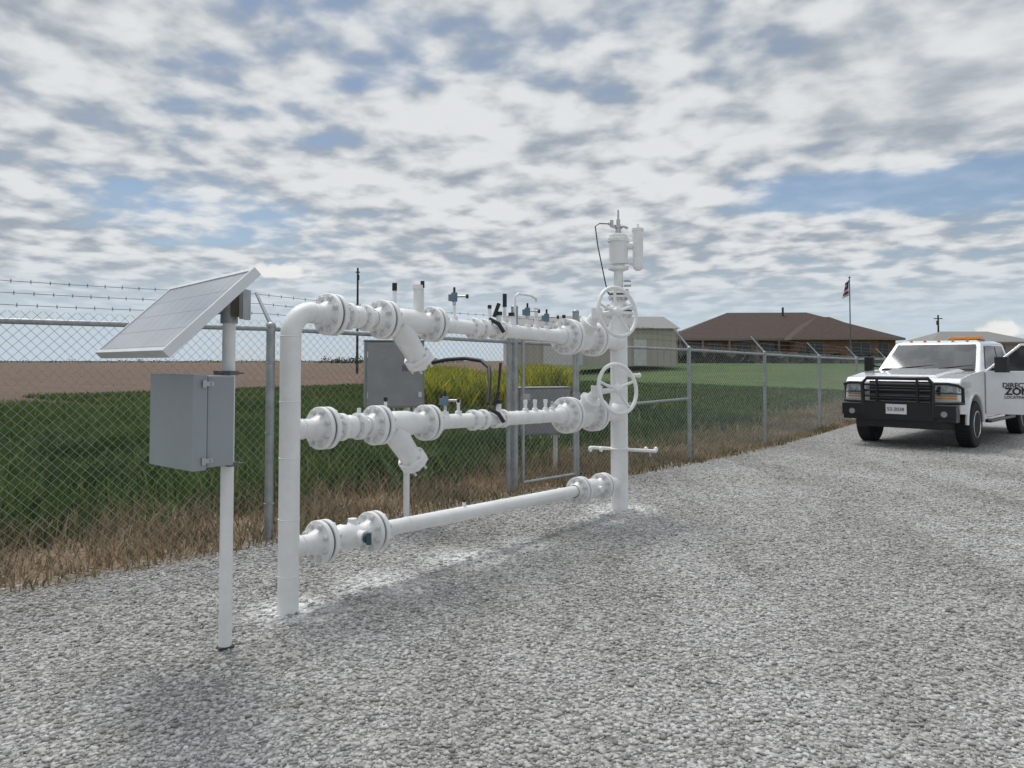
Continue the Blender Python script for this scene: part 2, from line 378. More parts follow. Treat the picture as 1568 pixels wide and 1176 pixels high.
for s in (1.0,2.1,2.95): wring(at(s,ZB),AX,.053)
Q.cyl(at(1.62,ZB),at(1.62,ZB,0,.085),.014,mat=0,n=10); Q.cyl(at(1.62,ZB,0,.085),at(1.62,ZB,0,.105),.010,mat=3,n=10)
flange(at(3.28,ZB),AX,.128,.06); Q.ball(at(3.5,ZB),AX,.09,.15,0,24); pipe(3.3,4.0,ZB,.06)
flange(at(3.70,ZB),AX,.128,.06); Q.cyl(at(3.5,ZB),at(3.5,ZB,.12),.03,mat=0,n=14)
B=RO+RD*4.04
Q.cyl(B+V((0,0,-.02)),B+V((0,0,1.98)),.088,mat=0,n=36,caps=False)
for z in (.15,.5,.78,1.2,1.45,1.85): wring(B+V((0,0,z)),RU,.088)
flange(B+V((0,0,2.03)),RU,.15,.08,nb=8,th=.03)
Q.lathe(B+V((0,0,2.06)),RU,[(0,.08),(.06,.075),(.12,.055)],0,24,True,False)
flange(B+V((0,0,2.20)),RU,.11,.05,nb=8,th=.022,hub=.03)
Q.cyl(B+V((0,0,2.2)),B+V((0,0,2.5)),.048,mat=0,n=20)
Q.lathe(B+V((0,0,2.44)),RU,[(0,.05),(.02,.105),(.05,.105),(.055,.06),(.075,.06),(.08,.095),(.30,.098),(.31,.112),(.34,.112),(.345,.10),(.375,.095),(.39,.06),(.40,.03)],0,32)
Q.lathe(B+V((0,0,2.84)),RU,[(0,.03),(.05,.03),(.05,.045),(.08,.045),(.09,.02),(.14,.02),(.14,.011),(.24,.009)],7,16)
Q.tube([B+V((0,0,2.9)),B+V((-.06,-.02,2.9)),B+V((-.09,-.03,2.93)),B+V((-.11,-.03,2.93))],.016,7,8)
Q.tube([B+V((.0,-.02,2.905)),B+V((.05,-.05,2.90)),B+V((.09,-.06,2.88))],.014,7,8)
Q.cyl(B+V((-.07,-.02,2.90)),B+V((-.07,-.02,2.97)),.018,mat=7,n=8)
hk=V((.19,-.07,0))
Q.lathe(B+hk+V((0,0,2.44)),RU,[(0,.02),(.02,.045),(.04,.052),(.40,.055),(.41,.062),(.435,.062),(.44,.02),(.47,.012),(.48,.012)],0,24)
Q.cyl(B+V((0,0,2.70)),B+hk+V((0,0,2.70)),.04,mat=0,n=18); Q.cyl(B+V((0,0,2.57)),B+hk+V((0,0,2.50)),.022,mat=0,n=14)
Q.tube([B+V((-.10,-.03,2.93)),B+V((-.20,-.05,2.93)),B+V((-.245,-.06,2.90)),B+V((-.22,-.06,2.7)),B+V((-.18,-.06,2.5)),B+V((-.14,-.06,2.3)),B+V((-.11,-.05,2.2))],.006,3,6)
for dz in (2.34,2.29): Q.cyl(B+V((.05,-.03,dz)),B+V((.12,-.05,dz)),.012,mat=7,n=8)
Q.cyl(B+V((0,-.02,1.37)),B+V((.20,-.05,1.37)),.02,mat=0,n=10); Q.ball(B+V((.2,-.05,1.37)),(1,0,0),.026,.02)
Q.tube([B+V((-.30,.02,.63)),B+V((.36,-.10,.605))],.017,0,10)
for q in (-.30,-.19,.26,.36): Q.ball(B+V((q,-.04-.18*q*.5,.618)),(1,-.18,0),.03,.022)
Q.torus(B+V((0,0,.62)),RU,.093,.012,0,28,8)
Q.cyl(B+V((.3,-.09,.61)),B+V((.3,-.09,.55)),.01,mat=7,n=8)
def noz(s,z,h,r=.013,cap=3,off=0,ch=.03):
    Q.lathe(at(s,z,off,.045),RU,[(0,.03),(.03,.026),(.035,r)],0,14); Q.cyl(at(s,z,off,.07),at(s,z,off,h),r,mat=0,n=12)
    Q.cyl(at(s,z,off,h),at(s,z,off,h+ch),r*1.25,mat=cap,n=12)
def gauge(s,z,h,m=4):
    noz(s,z,h,.011,7); p=at(s,z,0,h+.03)
    Q.cyl(p,p+V((0,0,.07)),.024,mat=m,n=12); Q.cyl(p+V((0,0,.07)),p+V((0,0,.11)),.009,mat=3,n=8)
    Q.cyl(p+V((.0,0,.04)),p+V((.09,-.01,.04)),.008,mat=7,n=8); Q.cyl(p+V((.09,-.01,.04)),p+V((.11,-.01,.04)),.017,mat=3,n=12)
    Q.box(p+V((-.03,0,.03)),(.03,.03,.05),m)
noz(.87,ZT,.21,.014,3,ch=.055); noz(1.10,ZT,.245,.030,0); noz(1.15,ZT,.26,.012,3,ch=.05)
gauge(1.50,ZT,.16); noz(1.93,ZT,.17,.013,3); noz(2.13,ZT,.20,.014,3,ch=.11); noz(2.22,ZT,.13,.02,3)
noz(2.58,ZT,.20,.016,0); Q.tube([at(2.58,ZT,0,.28),at(2.58,ZT,0,.31),at(2.5,ZT,0,.33),at(2.32,ZT,0,.33),at(2.27,ZT,0,.30),at(2.27,ZT,0,.06)],.011,0,8)
gauge(2.45,ZT,.12); gauge(2.74,ZT,.09); noz(2.95,ZT,.13,.015,0); noz(3.02,ZT,.17,.013,3)
gauge(1.40,ZM,.09); noz(1.55,ZM,.13,.012,0)
for s in (2.42,2.56,2.72): noz(s,ZM,.12,.015,0)
noz(.79,ZM,.16,.011,3); noz(.55,ZM,.09,.011,0); noz(2.82,ZM,.10,.012,7)
Q.cyl(at(.43,ZB,0,.07),at(.43,ZB,0,.09),.02,mat=3,n=10)
Q.finish('pipework_and_valves',RM,rig)
# ------------------------------------------------------------ solar panel pole & box
PL=V((-1.52,4.13,0)); so=empty('solar_panel_pole',PL); q=MB()
q.cyl(PL+V((0,0,-.02)),PL+V((0,0,1.86)),.034,mat=0,n=24)
q.finish('pole',[WP],so)
ca,sa=math.cos(math.radians(40)),math.sin(math.radians(40))
Bc=V((-1.50,3.30,1.565)); e=V((-sa,ca,0)); up=V((.40*ca,.40*sa,.389)); L=up.length; un=up.normalized(); nrm=e.cross(un).normalized()
if nrm.z<0: nrm=-nrm
W=1.27
def pp(u,v,w=0): return Bc+e*(u*W)+un*(v*L)+nrm*w
def slab(mb,u0,u1,v0,v1,w0,w1,m):
    c=[pp(u,v,w) for w in(w0,w1) for u,v in((u0,v0),(u1,v0),(u1,v1),(u0,v1))]
    mb.add(c,[(3,2,1,0),(4,5,6,7),(0,1,5,4),(1,2,6,5),(2,3,7,6),(3,0,4,7)],m)
q=MB(); fu,fv=.022/W,.022/L
slab(q,0,1,0,fv,-.045,0,0); slab(q,0,1,1-fv,1,-.045,0,0); slab(q,0,fu,fv,1-fv,-.045,0,0); slab(q,1-fu,1,fv,1-fv,-.045,0,0)
slab(q,fu,1-fu,fv,1-fv,-.03,-.006,1)
nu,nv=9,4
for i in range(nu):
    for j in range(nv):
        g=.002; a0=fu+.01+(1-2*fu-.02)*i/nu; a1=fu+.01+(1-2*fu-.02)*(i+1)/nu; b0=fv+.015+(1-2*fv-.03)*j/nv; b1=fv+.015+(1-2*fv-.03)*(j+1)/nv
        slab(q,a0+g/2,a1-g/2,b0+g,b1-g,-.006,-.0045,2)
ALU=mat('aluminium_frame',(.72,.73,.74),.4,metal=.4,var=.03)
BS=mat('panel_backsheet',(.5,.51,.53),.2); 
m,nt,b=newmat('solar_cell'); b.inputs['Roughness'].default_value=.22; b.inputs['Coat Weight'].default_value=1; b.inputs['Coat Roughness'].default_value=.18; b.inputs['IOR'].default_value=1.8
tc=nt.nodes.new('ShaderNodeTexCoord').outputs['Object']; nt.links.new(mixc(nt,noise(nt,tc,5,3).sstep(.3,.7),(.16,.18,.22),(.23,.25,.28)),b.inputs['Base Color'])  # cell colour lightened to stand in for whitish sky reflection
q.finish('solar_panel',[ALU,BS,m],so)
q=MB(); cen=pp(.5,.5,-.04); top=PL+V((0,0,1.80))
q.cyl(PL+V((0,0,1.72)),PL+V((0,0,1.88)),.045,mat=0,n=16)
q.tube([top,cen],.02,0,8); q.box(top+V((.06,-.02,.02)),(.05,.09,.13),1); q.box(top+V((.095,-.03,.02)),(.02,.12,.16),0)
for v in (.2,.8):
    a_=pp(.1,v,-.055);b_=pp(.9,v,-.055); q.tube([a_,b_],.014,0,6)
q.tube([pp(.5,.1,-.065),pp(.5,.92,-.065)],.018,0,6); q.tube([pp(.5,.85,-.065),PL+V((.02,0,1.86))],.014,0,6)
q.finish('panel_bracket',[GALV,mat('bronze_bracket',(.15,.12,.09),.5,metal=.4)],so)
ao=math.radians(50); o=V((-math.cos(ao),-math.sin(ao),0)); ev=V((math.sin(ao),-math.cos(ao),0))
Rb=Matrix((tuple(ev),tuple(o),(0,0,1))).transposed()
if Rb.determinant()<0: Rb=Matrix((tuple(-ev),tuple(o),(0,0,1))).transposed()
q=MB(); c0=PL+V((-.035,0,0))+o*.05
zc=1.215
q.box(c0+o*.075+V((0,0,zc)),(.43,.15,.455),0,Rb)
q.box(c0+o*.19+V((0,0,zc)),(.455,.075,.475),0,Rb)
q.box(c0+o*.15+V((0,0,zc)),(.44,.012,.46),1,Rb)
bx=q.finish('enclosure_body',[LGREY,DGREY],so,bevel=.012,seg=3)
q=MB()
for dz in (.19,-.19):
    p=c0+ev*.232+o*.155+V((0,0,zc+dz)); q.box(p,(.012,.055,.022),0,Rb); q.box(p+o*.02,(.02,.02,.036),0,Rb); q.cyl(p+o*-.02,p+o*-.02+ev*.015,.007,mat=0,n=8)
q.finish('enclosure_latches',[STEEL],so)
q=MB()
for z in (1.455,.975):
    q.box(PL+V((-.01,-.01,z)),(.17,.05,.022),0,Rb); q.torus(PL+V((0,0,z)),RU,.038,.007,0,20,6); q.cyl(PL+V((.02,-.05,z)),PL+V((.09,-.02,z)),.006,mat=0,n=6)
q.finish('mounting_clamps',[DGREY],so)
q=MB(); q.lathe(PL+V((0,0,-.002)),RU,[(0,.05),(.012,.045),(.016,.034)],0,16); q.finish('pole_base',[BLK],so)
# ------------------------------------------------------------ instrument cabinets
def cabinet(name,c,w,dp,z0,z1,posts,rz=math.radians(0)):
    E=empty(name,(c[0],c[1],0),rz); q=MB(); h=z1-z0; zc=(z0+z1)/2
    q.box((0,0,zc),(w,dp,h),0); q.box((0,-dp/2-.012,zc),(w*.95,.02,h*.95),0); q.box((0,.0,z1+.008),(w*1.04,dp*1.1,.014),0)
    q.finish('cabinet_body',[GREY],E,True,.006)
    q=MB()
    for dz in (-.3,.3): q.box((w*.42,-dp/2-.028,zc+h*dz),(.03,.014,.05),0); q.cyl((-w*.46,-dp/2-.026,zc+h*dz-.03),(-w*.46,-dp/2-.026,zc+h*dz+.03),.008,mat=0,n=8)
    q.box((w*.2,-dp/2-.025,zc+h*.1),(.09,.003,.06),1)
    for k in (-.35,-.2,.0,.2,.35): q.cyl((w*k,0,z0-.06),(w*k,0,z0),.013,mat=0,n=8)
    for px in posts: q.cyl((px,dp/2+.03,-.02),(px,dp/2+.03,z1-.05),.03,mat=2,n=14)
    q.finish('fittings',[STEEL,DGREY,WP],E,True); return E
cabinet('instrument_cabinet',(-1.12,7.30),.55,.22,1.08,1.70,[.14],math.radians(14))
cabinet('meter_cabinet',(.40,10.75),.78,.3,.50,1.14,[-.3,.3],math.radians(20))
cd=empty('cable_conduit',(-.8,7.3,1.5)); q=MB()
q.tube([(-.85,7.2,1.48),(-.6,7.05,1.53),(-.42,6.95,1.54),(-.27,6.8,1.52),(-.2,6.7,1.46),(-.19,6.6,1.35),(-.2,6.45,1.16)],.018,0,8)
q.tube([(-.1,6.75,1.5),(-.12,6.72,1.25),(-.16,6.6,1.1)],.012,0,8)
q.finish('conduit',[BLK],cd)
# ------------------------------------------------------------ fence
fe=empty('chain_link_fence',(F0.x,F0.y,0))
P=[V(p) for p in FN]; seg=[0]
for a_,b_ in zip(P,P[1:]): seg.append(seg[-1]+(V((b_.x-a_.x,b_.y-a_.y,0))).length)
ax_=np.array(seg); fx=np.array([p.x for p in P]); fy=np.array([p.y for p in P]); fz=np.array([p.z for p in P])
def fp(a,zf,off=0.0): return V((float(np.interp(a,ax_,fx))+FO.x*off,float(np.interp(a,ax_,fy))+FO.y*off,zf*float(np.interp(a,ax_,fz))))
q=MB()
TOT=seg[-1]
for sg in (1,-1):
    k=-1.8
    while k<TOT+1.8:
        pts=[]
        for j in range(7):
            a_=k+sg*1.86*j/6 + (0 if sg>0 else 1.86)
            if 0<=a_<=TOT: pts.append(fp(a_,.02+(1.0)*j/6,-.035+(.002 if sg>0 else -.002)))
        if len(pts)>1: q.tube(pts,.0016,0,3)
        k+=.072
q.finish('chain_link_mesh',[GALV],fe)
q=MB()
for i,p in enumerate(P):
    r=.03
    if i in (4,5): 
        q.cyl((p.x,p.y,-.02),(p.x,p.y,2.14),.042,mat=0,n=18); q.ball((p.x,p.y,2.14),RU,.045,.03)
        continue
    if i==3: r=.037
    q.cyl((p.x,p.y,-.02),(p.x,p.y,p.z-.01),r,mat=0,n=16); q.ball((p.x,p.y,p.z-.01),RU,r*1.15,.035)
    q.cyl((p.x,p.y,p.z+.0),V((p.x,p.y,p.z))+FO*.26+V((0,0,.29)),.018,.012,mat=0,n=8)
    for z in (.3,.9,1.5): q.torus((p.x,p.y,z),RU,r+.003,.005,0,18,5)
q.tube([fp(a_,1.0,-.0)+V((0,0,-.035)) for a_ in seg],.021,0,10)
i4,i5,i6=seg[4],seg[5],seg[6]
for z in (.06,.98): q.tube([fp(i4+.08,z,-.05),fp(i5-.08,z,-.05)],.019,0,8)
for a_ in (i4+.09,i5-.09): q.tube([fp(a_,.05,-.05),fp(a_,1.0,-.05)],.019,0,8)
q.tube([fp(i5,.52,0),fp(i6,.55,0)],.019,0,8)
q.cyl((P[4].x-.07,P[4].y-.08,-.02),(P[4].x-.07,P[4].y-.08,1.9),.025,mat=0,n=12)
q.box(fp(i4+.1,.62,-.09),(.09,.05,.07),0); q.box(fp(i5-.1,.62,-.09),(.09,.05,.07),0)
q.finish('posts_and_rails',[GPOST],fe)
q=MB()
for w,(of,up_) in enumerate([(.09,.10),(.17,.19),(.25,.28)]):
    pts=[];a_=0
    while a_<TOT:
        ph=(a_%3.1)/3.1; pts.append(fp(a_,1,of)+V((0,0,up_-.02*math.sin(math.pi*ph)))); a_+=.31
    q.tube(pts,.0022,0,4)
    a_=.05
    while a_<TOT:
        p=fp(a_,1,of)+V((0,0,up_-.02*math.sin(math.pi*(a_%3.1)/3.1)))
        for t in (0.6,2.2): 
            dd=V((FA.x*.3*math.cos(t),FA.y*.3*math.cos(t),math.sin(t)))*.02; q.tube([p-dd,p+dd],.002,0,3)
        a_+=.125
q.finish('barbed_wire',[DGREY],fe)
# ------------------------------------------------------------ pickup truck
PW=mat('white_car_paint',(.78,.79,.80),.2,var=.02,coat=1)
PB=mat('black_powdercoat',(.012,.012,.013),.35)
m,nt,b=newmat('auto_glass'); GL=m; b.inputs['Roughness'].default_value=.04; b.inputs['Specular IOR Level'].default_value=.3
tc=nt.nodes.new('ShaderNodeTexCoord').outputs['Object']; nt.links.new(mixc(nt,noise(nt,tc,2.5,3).sstep(.42,.6),(.010,.012,.014),(.045,.047,.05)),b.inputs['Base Color'])
CH=mat('chrome',(.7,.7,.72),.12,metal=1); HL=mat('headlight_lens',(.42,.43,.45),.08,metal=.3,coat=1); AM=mat('amber_lens',(.85,.3,.03),.3); RB=mat('tyre_rubber',(.02,.02,.021),.8,bump=.3)
TM=[PW,PB,GL,CH,HL,AM,RB,DGREY]
tr=empty('pickup_truck',(7.47,14.22,0),math.atan2(-.714,-.70))
HW=.945
prof=[(.88,.62),(.91,.85),(.89,1.14),(.82,1.215),(.2,1.29),(-.62,1.34),(-3.1,1.345),(-3.12,1.37),(-5.05,1.37),(-5.08,.62),(-4.3,.55)]
prof+=[(-3.62+.5*math.cos(t),.42+.5*math.sin(t)) for t in np.linspace(math.pi-.25,.15,11)]
prof+=[(-3.0,.48),(-.62,.48)]+[(.5*math.cos(t),.42+.5*math.sin(t)) for t in np.linspace(math.pi-.12,.35,11)]
q=MB(); q.prism([(float(a),float(b)) for a,b in prof],-HW,HW,0); q.finish('body',TM,tr,True,.055,3)
q=MB()
q.add([(.78,-.60,1.2),(.78,.60,1.2),(-.55,.70,1.32),(-.55,-.70,1.32),(.60,-.46,1.27),(.60,.46,1.27),(-.5,.56,1.375),(-.5,-.56,1.375)],
      [(4,5,6,7),(0,1,5,4),(1,2,6,5),(2,3,7,6),(3,0,4,7)],0)
for sy in (-1,1):
    for cx in (0,-3.62):
        pts=[(cx+.53*math.cos(t),sy*(HW-.005),.42+.53*math.sin(t)) for t in np.linspace(math.pi+.0,.0,14)]
        q.tube(pts,.035,0,8)
q.finish('hood_and_flares',TM,tr,True,.02,3)
q=MB()
b0=[(-.60,-.90,1.33),(-.60,.90,1.33),(-3.08,.90,1.33),(-3.08,-.90,1.33)]
t0=[(-1.25,-.76,1.86),(-1.25,.76,1.86),(-2.90,.76,1.86),(-2.90,-.76,1.86)]
r0=[(-1.42,-.64,1.915),(-1.42,.64,1.915),(-2.75,.64,1.915),(-2.75,-.64,1.915)]
q.add(b0+t0+r0,[(0,1,5,4),(1,2,6,5),(2,3,7,6),(3,0,4,7),(4,5,9,8),(5,6,10,9),(6,7,11,10),(7,4,8,11),(8,9,10,11)],0)
q.finish('cab',TM,tr,True,.03,3)
def glassq(mb,c,u0,u1,v0,v1,m=2,off=.012):
    c=[V(x) for x in c]
    def bl(u,v): return (c[0]*(1-u)+c[1]*u)*(1-v)+(c[3]*(1-u)+c[2]*u)*v
    n=(c[1]-c[0]).cross(c[3]-c[0]).normalized()
    mb.quad(*[bl(u,v)+n*off for u,v in((u0,v0),(u1,v0),(u1,v1),(u0,v1))],m)
q=MB()
glassq(q,[b0[0],b0[1],t0[1],t0[0]],.05,.95,.06,.93)
glassq(q,[b0[1],b0[2],t0[2],t0[1]],.12,.50,.08,.90); glassq(q,[b0[1],b0[2],t0[2],t0[1]],.55,.88,.08,.90)
glassq(q,[b0[3],b0[0],t0[0],t0[3]],.12,.45,.08,.90); glassq(q,[b0[3],b0[0],t0[0],t0[3]],.50,.88,.08,.90)
q.quad((-.68,HW+.006,.60),(-1.72,HW+.006,.60),(-1.72,HW+.006,1.31),(-.68,HW+.006,1.31),1)  # black sheet standing in for the shaded interior of the open doorway
q.finish('windows',TM,tr,True)
q=MB()
for cx in (0,-3.62):
    for sy in (-1,1):
        c=V((cx,sy*.835,.40)); a_=V((0,sy,0))
        q.lathe(c,a_,[(-.13,.24),(-.135,.33),(-.125,.385),(-.10,.40),(.10,.40),(.125,.385),(.135,.33),(.13,.24)],6,36,False,True)
        q.lathe(c,a_,[(.10,.235),(.135,.24),(.14,.22),(.08,.20),(.06,.08),(.12,.07),(.12,.0)],3,28,False,False)
        for i in range(40):
            t=6.283*i/40; q.box(c+V((.402*math.cos(t),0,.402*math.sin(t))),(.02,.22,.03),6,Matrix.Rotation(-t,3,'Y'))
q.finish('wheels',TM,tr,True)
q=MB()
q.box((.915,0,.99),(.05,1.02,.34),1)
for k in range(5): q.box((.945,0,.86+.065*k),(.02,.98,.016),7)
for sy in (-1,1):
    q.box((.895,sy*.715,1.01),(.05,.36,.20),4); q.box((.905,sy*.715,.885),(.04,.36,.03),5); q.cyl((.92,sy*.64,1.01),(.928,sy*.64,1.01),.075,mat=3,n=18); q.cyl((.92,sy*.80,1.01),(.928,sy*.80,1.01),.06,mat=3,n=18)
    q.box((.83,sy*.925,1.0),(.14,.03,.19),4)
q.box((.98,0,.60),(.22,1.84,.24),1); q.box((.98,0,.42),(.12,1.4,.14),1); q.box((.2,0,.36),(.16,1.6,.12),7); q.box((-1.8,0,.5),(3.5,1.5,.14),7)
q.finish('front_fascia',TM,tr,True,.012)
q=MB()
def bar(pts,r=.032): q.tube(pts,r,1,10)
X1=1.09
bar([(X1,-.56,.50),(X1,-.58,1.12),(X1-.01,-.50,1.215),(X1-.01,.50,1.215),(X1,.58,1.12),(X1,.56,.50)],.035)
for z in (.80,.90,1.00,1.10): bar([(X1-.01,-.56,z),(X1-.01,.56,z)],.018)
for y in (-.33,.33): q.box((X1,y,.85),(.05,.035,.70),1)
for sy in (-1,1):
    bar([(X1,sy*.58,1.13),(X1-.02,sy*.80,1.13),(X1-.10,sy*.93,1.10),(X1-.25,sy*.965,1.05),(X1-.27,sy*.965,.78)],.026)
    bar([(X1,sy*.58,.80),(X1-.02,sy*.80,.80),(X1-.12,sy*.93,.80),(X1-.27,sy*.965,.80)],.026)
    bar([(X1,sy*.58,.97),(X1-.04,sy*.84,.97),(X1-.2,sy*.96,.96)],.011)
    q.box((X1-.05,sy*.75,.66),(.16,.36,.20),1); q.cyl((X1+.03,sy*.75,.62),(X1+.045,sy*.75,.62),.05,mat=4,n=14)
q.box((X1-.02,0,.64),(.10,1.10,.30),1)
q.finish('grille_guard',TM,tr,True,.006)
q=MB(); q.box((X1+.045,0.0,.68),(.01,.34,.17),0); q.finish('licence_plate',[mat('plate_white',(.7,.7,.72),.4)],tr,True)
def text(name,body,size,M,parent,mt,bold=0):
    cu=bpy.data.curves.new(name,'FONT'); cu.body=body; cu.size=size; cu.extrude=.002; cu.offset=bold; cu.materials.append(mt); cu.align_x='LEFT'
    ob=bpy.data.objects.new(name,cu); scene.collection.objects.link(ob); ob.parent=parent; ob.matrix_local=M; return ob
LT=mat('lettering_black',(.02,.02,.022),.5)
Mf=Matrix(((0,0,1,X1+.053),(1,0,0,-.15),(0,1,0,.65),(0,0,0,1))); text('plate_lettering','53-2038',.085,Mf,tr,LT)
q=MB()
q.tube([(-.80,-.90,1.40),(-.80,-1.05,1.42)],.02,1,8); q.box((-.80,-1.12,1.45),(.09,.17,.28),1)
for y in (-.5,-.25,0,.25,.5): q.box((-1.36,y,1.915),(.06,.05,.02),5)
q.box((-1.9,.35,1.965),(.24,.55,.06),5); q.box((-1.9,.35,1.922),(.28,.60,.03),1)
q.tube([(-.62,-.5,1.375),(-.72,.1,1.44)],.009,1,6); q.tube([(-.62,.2,1.375),(-.72,.75,1.44)],.009,1,6)
q.box((-.60,0,1.345),(.10,1.6,.03),1)
q.finish('mirror_and_roof_lights',TM,tr,True,.008)
th=math.radians(66); dd=V((-math.cos(th),math.sin(th),0)); dn=V((math.sin(th),math.cos(th),0))
H=V((-.66,.96,0)); q=MB()
def dq(l0,l1,z0,z1,m,w0=-.05,w1=.0,tl=0):
    pts=[]
    for w in (w0,w1):
        for l,z in ((l0,z0),(l1,z0),(l1,z1),(l0+tl,z1)): pts.append(H+dd*l+dn*(w-(max(0,z-1.33))*.32)+V((0,0,z)))
    q.add(pts,[(3,2,1,0),(4,5,6,7),(0,1,5,4),(1,2,6,5),(2,3,7,6),(3,0,4,7)],m)
dq(0,1.08,.55,1.33,0)
dq(1.03,1.08,1.33,1.83,0); dq(.58,1.03,1.79,1.83,0); 
q.tube([H+dd*.02+dn*(-.02)+V((0,0,1.33)),H+dd*.60+dn*(-.18)+V((0,0,1.81))],.025,0,8)
pts=[H+dd*l+dn*(-.03-(z-1.33)*.32)+V((0,0,z)) for l,z in ((.06,1.335),(1.04,1.335),(1.04,1.80),(.60,1.80))]; q.add(pts,[(0,1,2,3)],2)
dq(.88,1.02,1.14,1.19,1,0,.03)
q.tube([H+dd*.12+dn*.0+V((0,0,1.38)),H+dd*.16+dn*.18+V((0,0,1.42))],.02,1,8)
mc=H+dd*.22+dn*.20+V((0,0,1.45)); q.box(mc,(.1,.22,.28),1,Matrix.Rotation(-.35,3,'Z'))
q.box((-.70,.98,.44),(.3,.08,.05),1); q.box((-1.6,.98,.42),(1.9,.12,.04),1)
q.finish('open_door',TM,tr,True,.012)
def doortext(name,s,l,z,size,b=0,mt=LT):
    p=H+dd*l+dn*.006+V((0,0,z))
    M=Matrix(((dd.x,0,dn.x,p.x),(dd.y,0,dn.y,p.y),(dd.z,1,dn.z,p.z),(0,0,0,1))); return text(name,s,size,M,tr,mt,b)
doortext('door_lettering_top','DIRECTIONAL',.26,1.04,.115,.003); doortext('door_lettering_middle','ZONE',.30,.91,.17,.007); doortext('door_lettering_bottom','LOCATING SERVICES',.29,.84,.065,.001)
# ------------------------------------------------------------ buildings
BR=mat('brick_wall',(.21,.115,.08),.9,var=.2,scale=3); RF=mat('brown_shingles',(.060,.038,.031),.9,var=.2,scale=4,bump=.3,bscale=8); WG=mat('window_glass',(.02,.025,.03),.1); TRM=mat('tan_trim',(.24,.2,.165),.7); BEI=mat('beige_metal_siding',(.45,.42,.36),.6,var=.06,scale=.5); GR=mat('grey_metal_roof',(.2,.19,.18),.5)
def hip(q,x0,x1,y0,y1,ze,zr,m,inset=None,ov=.7,th=.2):
    x0-=ov;x1+=ov;y0-=ov;y1+=ov; i=inset or (y1-y0)/2; ym=(y0+y1)/2
    q.add([(x0,y0,ze),(x1,y0,ze),(x1,y1,ze),(x0,y1,ze),(x0+i,ym,zr),(x1-i,ym,zr)],[(0,1,5,4),(1,2,5),(2,3,4,5),(3,0,4)],m)
    q.box(((x0+x1)/2,(y0+y1)/2,ze-th/2-.003),(x1-x0,y1-y0,th),3)
def win(q,x,y,z,w,h,m=2): 
    q.box((x,y-.03,z),(w+.16,.06,h+.16),3); q.box((x,y-.07,z),(w,.04,h),m); q.box((x,y-.10,z),(.06,.03,h),3)
hs=empty('brick_house',(28.5,86,1.2),math.radians(-4)); q=MB()
q.box((0,0,1.25),(22.5,13,2.6),0); hip(q,-11.25,11.25,-6.5,6.5,2.62,5.7,1,7.6)
q.box((4.5,-7.6,1.23),(8,3,2.5),0); hip(q,.5,8.5,-9.1,-1.2,2.60,4.9,1,3.95,.6)
for x in (-9.6,-7,-4.2,-1.4): win(q,x,-6.5,1.45,1.3,1.3)
for x in (2.3,6.8): win(q,x,-9.1,1.45,1.7,1.3)
q.box((-2.8,-6.55,1.05),(1,.1,2.1),3)
for x in (-10.6,-8.3,-5.6,-2.8,-.6): q.box((x,-7.05,1.25),(.18,.18,2.5),3)
q.cyl((1.5,-1,5.2),(1.5,-1,6.2),.12,mat=2,n=10); win(q,9.9,-6.5,1.45,1.2,1.3)
q.finish('house_structure',[BR,RF,WG,TRM],hs,True)
sh=empty('metal_shed',(5.9,62,1.15),math.radians(6)); q=MB()
q.box((0,0,1.4),(12.5,8,2.9),0)
q.add([(-6.5,-4.3,2.82),(6.5,-4.3,2.82),(6.5,4.3,2.82),(-6.5,4.3,2.82),(-6.5,0,3.95),(6.5,0,3.95)],[(0,1,5,4),(2,3,4,5),(1,2,5),(3,0,4)],1)
for i in range(26): q.box((-6.2+i*.5,-4.02,1.4),(.05,.04,2.8),0)
q.box((-2.5,-4.05,1.2),(3,.06,2.4),3); q.box((3.4,-4.05,1.0),(1,.06,2.0),3)
q.box((6.27,-1,1.2),(.06,2.4,2.3),2); q.finish('shed_structure',[BEI,GR,WG,mat('shed_door_white',(.6,.6,.58),.6)],sh,True)
s2=empty('farm_building',(57,97,1.2),math.radians(-3)); q=MB()
q.box((0,0,1.25),(11.5,8,2.6),0); hip(q,-5.75,5.75,-4,4,2.6,4.0,1,3.5,.6); win(q,-3.5,-4,1.4,1.4,1.1); win(q,2,-4,1.4,1.4,1.1); q.box((-.5,-4.05,1.0),(1,.08,2),2)
q.finish('building_structure',[mat('tan_siding',(.3,.27,.22),.8),GR,WG,TRM],s2,True)
fpn=empty('flagpole',(33,75,1.2)); q=MB(); q.cyl((0,0,0),(0,0,8.4),.07,.045,mat=0,n=10); q.ball((0,0,8.45),RU,.1,.1,0)
q.finish('pole',[DGREY],fpn,True)
q=MB(); pts=[];nn=9
for i in range(nn):
    for j in range(7):
        pts.append((-.05-.42*i/8*(1+.1*j),.12*math.sin(i*1.3+j*.5),8.2-1.5*j/6-.35*i/8))
for i in range(nn-1):
    for j in range(6): q.add([pts[i*7+j],pts[i*7+j+1],pts[(i+1)*7+j+1],pts[(i+1)*7+j]],[(0,1,2,3)],2 if (j<3 and i<4) else j%2,True)
q.finish('flag',[mat('flag_red',(.35,.03,.04),.8),mat('flag_white',(.6,.6,.6),.8),mat('flag_blue',(.03,.05,.18),.8)],fpn,True)
WD=mat('weathered_wood',(.06,.05,.042),.9)
for (x,y,h) in [(-18.1,90,12.4),(61,110,6.8)]:
    u=empty('utility_pole',(x,y,float(terr(np.array(x),np.array(y))))); q=MB(); q.cyl((0,0,0),(0,0,h),.16,.11,mat=0,n=10); q.box((0,0,h-.5),(1.2 if x>0 else .5,.12,.12),0); q.cyl((0,.2,h-1.4),(0,.2,h-.8),.16,mat=0,n=10)
    q.finish('pole',[WD],u,True)
tl=MB()
random.seed(8)
